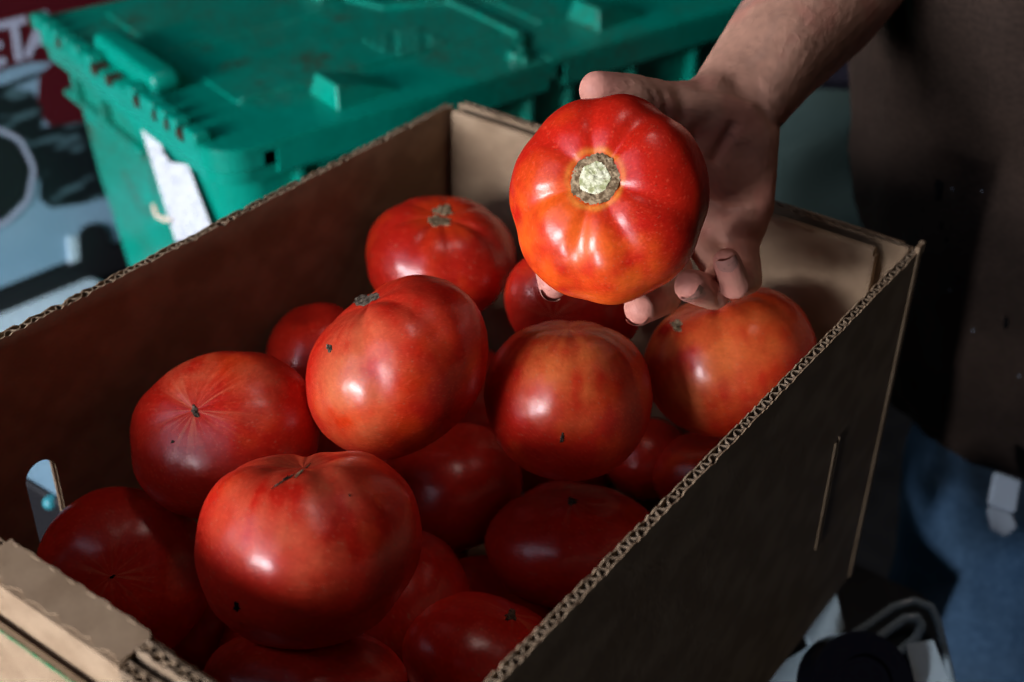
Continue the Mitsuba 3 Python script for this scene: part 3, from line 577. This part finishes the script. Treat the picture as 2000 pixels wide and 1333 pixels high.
# ------------------------------------------------------------------ person: arm and hand in one continuous body
def J(px, py, d, rpx): return (at(px, py, d), rpx * d / F)
jt = {
 'el': J(1790, -330, 0.86, 190), 'f1': J(1600, 0, 0.79, 128), 'f2': J(1500, 120, 0.745, 105),
 'wa': J(1405, 185, 0.715, 58), 'wb': J(1465, 225, 0.715, 60),
 'th0': J(1368, 215, 0.700, 58), 'th0b': J(1330, 260, 0.705, 62), 'hyp': J(1462, 290, 0.712, 58), 'hyp2': J(1462, 400, 0.715, 50), 'pal': J(1370, 360, 0.725, 50),
 'mi': J(1215, 350, 0.722, 36), 'mm': J(1285, 425, 0.725, 37), 'mr': J(1370, 470, 0.722, 36), 'mp': J(1446, 480, 0.712, 36),
 't1': J(1300, 212, 0.690, 52), 't2': J(1232, 188, 0.672, 43), 't3': J(1168, 176, 0.660, 37),
 'i1': J(1105, 445, 0.715, 33), 'i2': J(1075, 520, 0.690, 31), 'i3': J(1080, 556, 0.665, 29),
 'm1': J(1318, 525, 0.712, 35), 'm2': J(1295, 582, 0.685, 34), 'm3': J(1252, 602, 0.662, 33),
 'r1': J(1415, 535, 0.708, 35), 'r2': J(1393, 572, 0.682, 34), 'r3': J(1350, 559, 0.660, 33),
 'p1': J(1458, 545, 0.700, 31), 'p2': J(1434, 553, 0.672, 32), 'p3': J(1420, 512, 0.660, 27),
}
bones = [('el', 'f1'), ('f1', 'f2'), ('f2', 'wa', 'wb'), ('wa', 'wb', 'hyp', 'th0'), ('wa', 'th0', 'th0b', 'pal', 'hyp'), ('hyp', 'hyp2', 'pal', 'th0b'),
         ('pal', 'mi', 'mm', 'th0b'), ('pal', 'mm', 'mr', 'hyp2'), ('pal', 'hyp2', 'mr', 'mp'), ('th0', 't1', 'th0b'), ('t1', 't2'), ('t2', 't3'),
         ('mi', 'i1'), ('i1', 'i2'), ('i2', 'i3'), ('mm', 'm1'), ('m1', 'm2'), ('m2', 'm3'), ('mr', 'r1'), ('r1', 'r2'), ('r2', 'r3'), ('mp', 'p1'), ('p1', 'p2'), ('p2', 'p3')]
hm = hullbones(jt, bones, 40).refine_to_length(0.0028)
hand_m = tm(hm); hand_m.merge_vertices()
trimesh.smoothing.filter_taubin(hand_m, lamb=0.5, nu=0.515, iterations=22)
# creases: shallow grooves pressed along the folds of palm, thumb and wrist
hv = np.array(hand_m.vertices); hn = np.array(hand_m.vertex_normals); hp = pix(hv)
facing = ((hn * unit(C - jt['pal'][0])).sum(1) > 0.05)
def groove(line, depth, width):
    g = LineString(line); cs = np.array([g.interpolate(s, True).coords[0] for s in np.linspace(0, 1, 60)])
    dd, ii = cKDTree(cs).query(hp); fade = np.clip(np.minimum(ii, 59 - ii) / 10.0, 0.15, 1)
    return 1.7 * depth * np.exp(-(dd / width) ** 2) * facing * fade
dsp = np.zeros(len(hv))
for l, a, w in (([(1290, 170), (1300, 200), (1300, 240)], 0.0007, 6), ([(1318, 170), (1335, 205), (1330, 250)], 0.0007, 7), ([(1270, 172), (1280, 195), (1275, 225)], 0.0005, 5),
                ([(1420, 160), (1480, 190), (1530, 262)], 0.0016, 11), ([(1405, 150), (1478, 165), (1540, 230)], 0.0008, 8), ([(1345, 165), (1420, 175), (1480, 200)], 0.0010, 10),
                ([(1440, 230), (1400, 300), (1385, 330)], 0.0012, 8), ([(1400, 415), (1450, 408), (1500, 420)], 0.0010, 8), ([(1395, 480), (1440, 462), (1490, 470)], 0.0010, 8),
                ([(1300, 560), (1315, 590), (1320, 612)], 0.0006, 5), ([(1385, 545), (1402, 570), (1405, 600)], 0.0006, 5), ([(1360, 250), (1345, 300), (1340, 340)], 0.0009, 8)):
    dsp -= groove(l, a, w)
dsp += (meshkit.fbm(hv * 260, 3, 3) - 0.5) * 0.0007
hand_m.vertices = hv + hn * dsp[:, None]
# skin dye: pinker fingertips, paler wrist, veins; palm flush darkened to stand in for shade
sk = np.tile([0.50, 0.27, 0.19], (len(hv), 1))
sk = sk * (1 + 0.5 * (meshkit.fbm(hv * 90, 3, 8) - 0.5) + 0.25 * (meshkit.noise(hv * 420, 9) - 0.5))[:, None]
sk = sk + (np.array([0.52, 0.20, 0.15]) - sk) * np.clip((meshkit.fbm(hv * 45, 3, 18) - 0.5) / 0.2, 0, 0.5)[:, None]
palm_shade = np.zeros(len(hv))
tips = np.zeros(len(hv))
for k in ('t3', 'i3', 'm3', 'r3', 'p3', 'p2'): tips = np.maximum(tips, np.exp(-(np.linalg.norm(hv - jt[k][0], axis=1) / 0.013) ** 2))
palm_shade = np.maximum(palm_shade, 0.6 * np.exp(-(np.linalg.norm(hv - jt['pal'][0], axis=1) / 0.055) ** 4))
sk = sk + (np.array([0.34, 0.105, 0.07]) - sk) * palm_shade[:, None] * 0.9
sk = sk + (np.array([0.58, 0.21, 0.18]) - sk) * tips[:, None] * 0.85
vein = sum(groove(l, 1, w) for l, w in (([(1500, 190), (1540, 90), (1600, 0), (1640, -60)], 9), ([(1460, 150), (1500, 80), (1530, 0)], 8), ([(1500, 100), (1450, 130)], 7)))
sk = sk + (np.array([0.30, 0.20, 0.17]) - sk) * np.clip(vein * 0.08, 0, 1)[:, None]
tat = np.clip((meshkit.fbm(hv * 300, 3, 12) - 0.42) / 0.1, 0, 1) * np.exp(-((hp[:, 0] - 1440) / 26) ** 2 - ((hp[:, 1] + 5) / 26) ** 2)
sk = sk + (np.array([0.05, 0.07, 0.08]) - sk) * tat[:, None] * 0.8
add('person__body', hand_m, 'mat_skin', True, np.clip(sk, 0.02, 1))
def nail(tip, base, outward, w=0.0105, l=0.0115, r=None):
    p, rad = jt[tip]; q, _ = jt[base]
    t = unit(p - q); o = unit(outward - (outward @ t) * t); s = np.cross(t, o)
    us, ws = np.linspace(-1, 1, 13), np.linspace(-1, 1, 15)
    vs = []
    for u in us:
        for v_ in ws:
            ang = v_ * 0.95
            rr_ = rad * 0.985
            lim = math.sqrt(max(0, 1 - max(0, abs(v_) - 0.55) ** 2 / 0.45 ** 2 * 0.5))
            vs.append(p + t * (rad * 0.25 + u * l / 2 * lim) + o * (rr_ * math.cos(ang) + 0.0002 - 0.0012 * max(0, u) ** 2) + s * rr_ * math.sin(ang) * 0.95)
    n1, n2 = len(us), len(ws); fs = []
    for i in range(n1 - 1):
        for j in range(n2 - 1):
            a_ = i * n2 + j; fs += [[a_, a_ + 1, a_ + n2 + 1], [a_, a_ + n2 + 1, a_ + n2]]
    m = trimesh.Trimesh(np.array(vs), np.array(fs), process=False)
    add('person__finger_nail', cat(m), 'mat_nail', True)
tc = held['ctr']
for a_, b_ in (('i3', 'i2'), ('m3', 'm2'), ('r3', 'r2')): nail(a_, b_, jt[a_][0] - tc + 0.01 * DN - 0.010 * fw)
nail('p3', 'p2', C - jt['p3'][0])

# clothes
def wob(P, s, a, seed): return (meshkit.fbm(P * s, 3, seed) - 0.5) * a
def torso(rows, n=160, seed=1):
    vs = []
    Rh = unit(V(RT[0], RT[1], 0)); Fh = unit(V(fw[0], fw[1], 0))
    a = np.arange(n) / n * 2 * np.pi
    for (c, rx, ry) in rows:
        q = c + np.outer(np.cos(a) * rx, Rh) + np.outer(np.sin(a) * ry, Fh); vs.append(q)
    vs = np.array(vs); ctr = np.array([r[0] for r in rows])[:, None]
    out = unit_rows(vs - ctr)
    P = vs.reshape(-1, 3)
    vs = vs + out * (wob(P, 9, 0.030, seed) + wob(P * V(1.6, 1.6, 0.45), 24, 0.022, seed + 2)).reshape(vs.shape[:2])[..., None]
    m_, n_ = vs.shape[:2]; fs = []
    i, j = np.meshgrid(np.arange(m_ - 1), np.arange(n_), indexing='ij'); A = i * n_ + j; B = i * n_ + (j + 1) % n_
    fs = np.concatenate([np.stack([A, B, B + n_], -1).reshape(-1, 3), np.stack([A, B + n_, A + n_], -1).reshape(-1, 3)])
    return trimesh.Trimesh(vs.reshape(-1, 3), fs, process=False)
def unit_rows(a): return a / np.maximum(np.linalg.norm(a, axis=-1, keepdims=True), 1e-9)
hem = at(2105, 752, 1.09)
topc = hem + V(0, 0, 0.42) - RT * V(1, 1, 0) * 0.035 - fw * V(1, 1, 0) * 0.02
rows = []
for k in range(60):
    t = k / 59
    c = hem + (topc - hem) * t
    rxk = 0.152 + 0.060 * t + 0.016 * math.sin(math.pi * min(1, t * 1.3))
    ryk = 0.150 + 0.02 * math.sin(math.pi * t) + 0.02 * t
    if k == 0: rxk -= 0.003; ryk -= 0.003
    rows.append((c, rxk, ryk))
inner = (hem + V(0, 0, 0.012), 0.157, 0.145)
add('person__t_shirt', torso([inner, (hem + V(0, 0, 0.0005), 0.157, 0.145)] + rows), 'mat_shirt', True, label='faded dark brown t-shirt hanging over the waist')
sv = meshkit.WRITTEN[scene['person__t_shirt']['filename']][0]; spx = pix(sv); near_ = ((sv - C) @ fw) < 1.02
stree = cKDTree(spx[near_]); sdep = ((sv[near_] - C) @ fw)
def spot(px, py, rx_, ry_, m, seed, name):
    r0 = np.random.default_rng(seed); aa = np.arange(18) / 18 * 2 * np.pi; pr_ = 1 + 0.35 * r0.normal(0, 1, 18) * 0.6
    Q = np.column_stack([px + rx_ * np.cos(aa) * pr_, py + ry_ * np.sin(aa) * pr_]); Q = np.vstack([[px, py], Q])
    ds, ix = stree.query(Q, k=4); w_ = 1 / (ds + 3); dd = (sdep[ix] * w_).sum(1) / w_.sum(1) - 0.0009
    vs_ = np.array([at(*q, d_) for q, d_ in zip(Q, dd)])
    add(name, trimesh.Trimesh(vs_, np.array([[0, 1 + k, 1 + (k + 1) % 18] for k in range(18)]), process=False), m)
for k_, (px, py, a_, b_) in enumerate(((1834, 372, 9, 24), (1838, 442, 4, 8), (1846, 470, 5, 6), (1964, 632, 5, 14), (1872, 545, 3, 4))): spot(px, py, a_, b_, 'mat_stain', 40 + k_, 'person__t_shirt__stain')
for k_, (px, py) in enumerate(((1943, 238), (1860, 370), (1918, 373), (1855, 567), (1900, 646), (1792, 130), (1990, 735))): spot(px, py, 1.8, 1.8, 'mat_cord', 60 + k_, 'person__t_shirt__lint')
tj = {'w1': J(2010, 720, 1.09, 215), 'w2': J(2250, 720, 1.09, 240), 'h1': J(1985, 880, 1.10, 205), 'h2': J(2260, 880, 1.10, 240), 'k1': J(1905, 1330, 1.06, 195), 'k2': J(2380, 1330, 1.06, 210), 'a1': J(1830, 1750, 1.36, 120), 'a2': J(2200, 1750, 1.36, 120)}
tr = hullbones(tj, [('w1', 'w2', 'h1', 'h2'), ('h1', 'k1'), ('h2', 'k2'), ('k1', 'a1'), ('k2', 'a2')], 40).refine_to_length(0.008)
trm = tm(tr); trm.merge_vertices(); trimesh.smoothing.filter_taubin(trm, iterations=12)
trm.vertices = np.array(trm.vertices) + np.array(trm.vertex_normals) * (wob(np.array(trm.vertices), 14, 0.022, 5))[:, None]
add('person__trousers', trm, 'mat_trousers', True, label='heather blue cotton trousers')
for k, pts_ in enumerate((((1948, 930), (1984, 942), (1976, 992), (1938, 980)), ((1937, 998), (1968, 1007), (1976, 1026), (1962, 1038), (1942, 1028)))):
    m = tm(m3.Manifold.batch_hull([m3.Manifold.sphere(0.0034, 16).translate(list(at(*q, 0.925))) for q in pts_]))
    add('person__drawstring', m, 'mat_cord', 40, label='white flat drawstring end hanging below the shirt hem' if k == 0 else None)
tag('person', 'person in brown t-shirt and blue trousers holding up one tomato over the carton', 'person')

# cloths behind the arm
def cloth(key, quad, d, m, amp, label, cat_, seed, fold=(6, 2)):
    n = 50; vs = []
    for i in range(n):
        for j in range(n):
            u, v_ = i / (n - 1), j / (n - 1)
            p = (1 - u) * (1 - v_) * np.array(quad[0]) + u * (1 - v_) * np.array(quad[1]) + u * v_ * np.array(quad[2]) + (1 - u) * v_ * np.array(quad[3])
            vs.append(at(p[0], p[1], d + amp * math.sin(fold[0] * (0.5 * u + v_) + 2 * math.sin(3 * u)) + amp * 0.6 * math.sin(fold[1] * 7 * v_ + 4 * u)))
    vs = np.array(vs); nb = len(vs); vs = np.concatenate([vs, vs + fw * 0.03])
    fs = []
    for i in range(n - 1):
        for j in range(n - 1):
            a_ = i * n + j; fs += [[a_, a_ + n, a_ + n + 1], [a_, a_ + n + 1, a_ + 1]]; b_ = a_ + nb; fs += [[b_, b_ + n + 1, b_ + n], [b_, b_ + 1, b_ + n + 1]]
    rim_ = [i * n for i in range(n)] + [(n - 1) * n + j for j in range(1, n)] + [i * n + n - 1 for i in range(n - 2, -1, -1)] + [j for j in range(n - 2, 0, -1)]
    for a_, b_ in zip(rim_, rim_[1:] + rim_[:1]): fs += [[a_, b_, b_ + nb], [a_, b_ + nb, a_ + nb]]
    add(key, trimesh.Trimesh(vs, np.array(fs), process=False), m, True, label=label, cat=cat_)
cloth('cloth_sack', [(1480, 150), (1790, 165), (1790, 640), (1440, 640)], 1.22, 'mat_sack', 0.012, 'grey green cloth sack with diagonal folds behind the wrist', 'sack', 1)
cloth('dark_jacket', [(1560, -80), (1830, -80), (1830, 172), (1560, 158)], 1.16, 'mat_navy', 0.006, 'dark navy cloth hanging between the forearm and the t-shirt', 'jacket', 2)

# ------------------------------------------------------------------ things at the bottom right
def dz(px, py, z): return (onz(px, py, z) - C) @ fw
def flat(poly_px, d, th, tilt=0.0):
    P = at(*np.mean(poly_px, 0), d); n = unit(-fw * 0.6 + V(0, 0, 1) * 0.4)
    X = unit(np.cross(n, V(0.2, 1, 0))); Y = np.cross(n, X)
    pp = [((onplane(*q, P, n) - P) @ X, (onplane(*q, P, n) - P) @ Y) for q in poly_px]
    return frame(ext(Polygon(pp).buffer(0.0015), th), P - n * th, X, Y, n)
add('white_carton', flat([(1582, 1240), (1590, 1215), (1630, 1165), (1645, 1225), (1600, 1268), (1590, 1262)], dz(1615, 1220, -0.262), 0.01), 'mat_card_white', label='small white paper corner beside the black lid at lower right', cat='paper')
add('white_paper', flat([(1490, 1345), (1520, 1305), (1590, 1262), (1600, 1275), (1560, 1345)], dz(1550, 1310, -0.285), 0.004), 'mat_card_white', label='white paper sheet at the bottom edge below the carton wall', cat='paper')
add('white_strip', flat([(1775, 1262), (1820, 1255), (1855, 1345), (1795, 1345)], dz(1815, 1300, -0.25) - 0.006, 0.003), 'mat_card_white', label='long white strip under the clear handle at lower right', cat='paper')
dh = dz(1740, 1230, -0.25)
pathc = [(1660, 1255), (1672, 1236), (1700, 1218), (1745, 1186), (1785, 1174), (1818, 1186), (1832, 1215), (1850, 1290), (1862, 1345)]
pathi = [(1700, 1262), (1730, 1235), (1768, 1208), (1790, 1206), (1800, 1222), (1790, 1246), (1752, 1278), (1716, 1288)]
add('clear_tub__outer_rim', tube([at(*q, dh) for q in pathc], 0.0026, 12), 'mat_clear_plastic', True)
add('clear_tub__handle_loop', tube([at(*q, dh - 0.006) for q in pathi], 0.0030, 12), 'mat_clear_plastic', True)
wallp = [(1672, 1250), (1745, 1196), (1785, 1183), (1815, 1196), (1826, 1222), (1853, 1345), (1700, 1345)]
add('clear_tub__lid_sheet', flat(wallp, dh + 0.012, 0.0015), 'mat_smoke', 30)
tag('clear_tub', 'clear plastic tub with rounded rim and loop handle beside the black jar', 'tub')
lidc = at(1668, 1338, dz(1668, 1338, -0.25))
cyl = trimesh.creation.cylinder(0.031, 0.03, sections=64)
ln_ = trimesh.creation.cylinder(0.016, 0.034, sections=48)
Xc = unit(np.cross(V(0, 0, 1), fw)); Zc = unit(-fw * 0.75 + V(0, 0, 1) * 0.3 + Xc * -0.1); Yc = np.cross(Zc, Xc); Xc = np.cross(Yc, Zc)
add('black_jar__lid', frame(cyl, lidc, unit(Xc), unit(Yc), Zc), 'mat_black_gloss', 40)
add('black_jar__cap', frame(ln_, lidc, unit(Xc), unit(Yc), Zc), 'mat_black_gloss', 40)
tag('black_jar', 'round black jar lid at the bottom edge in front of the clear handle', 'jar')
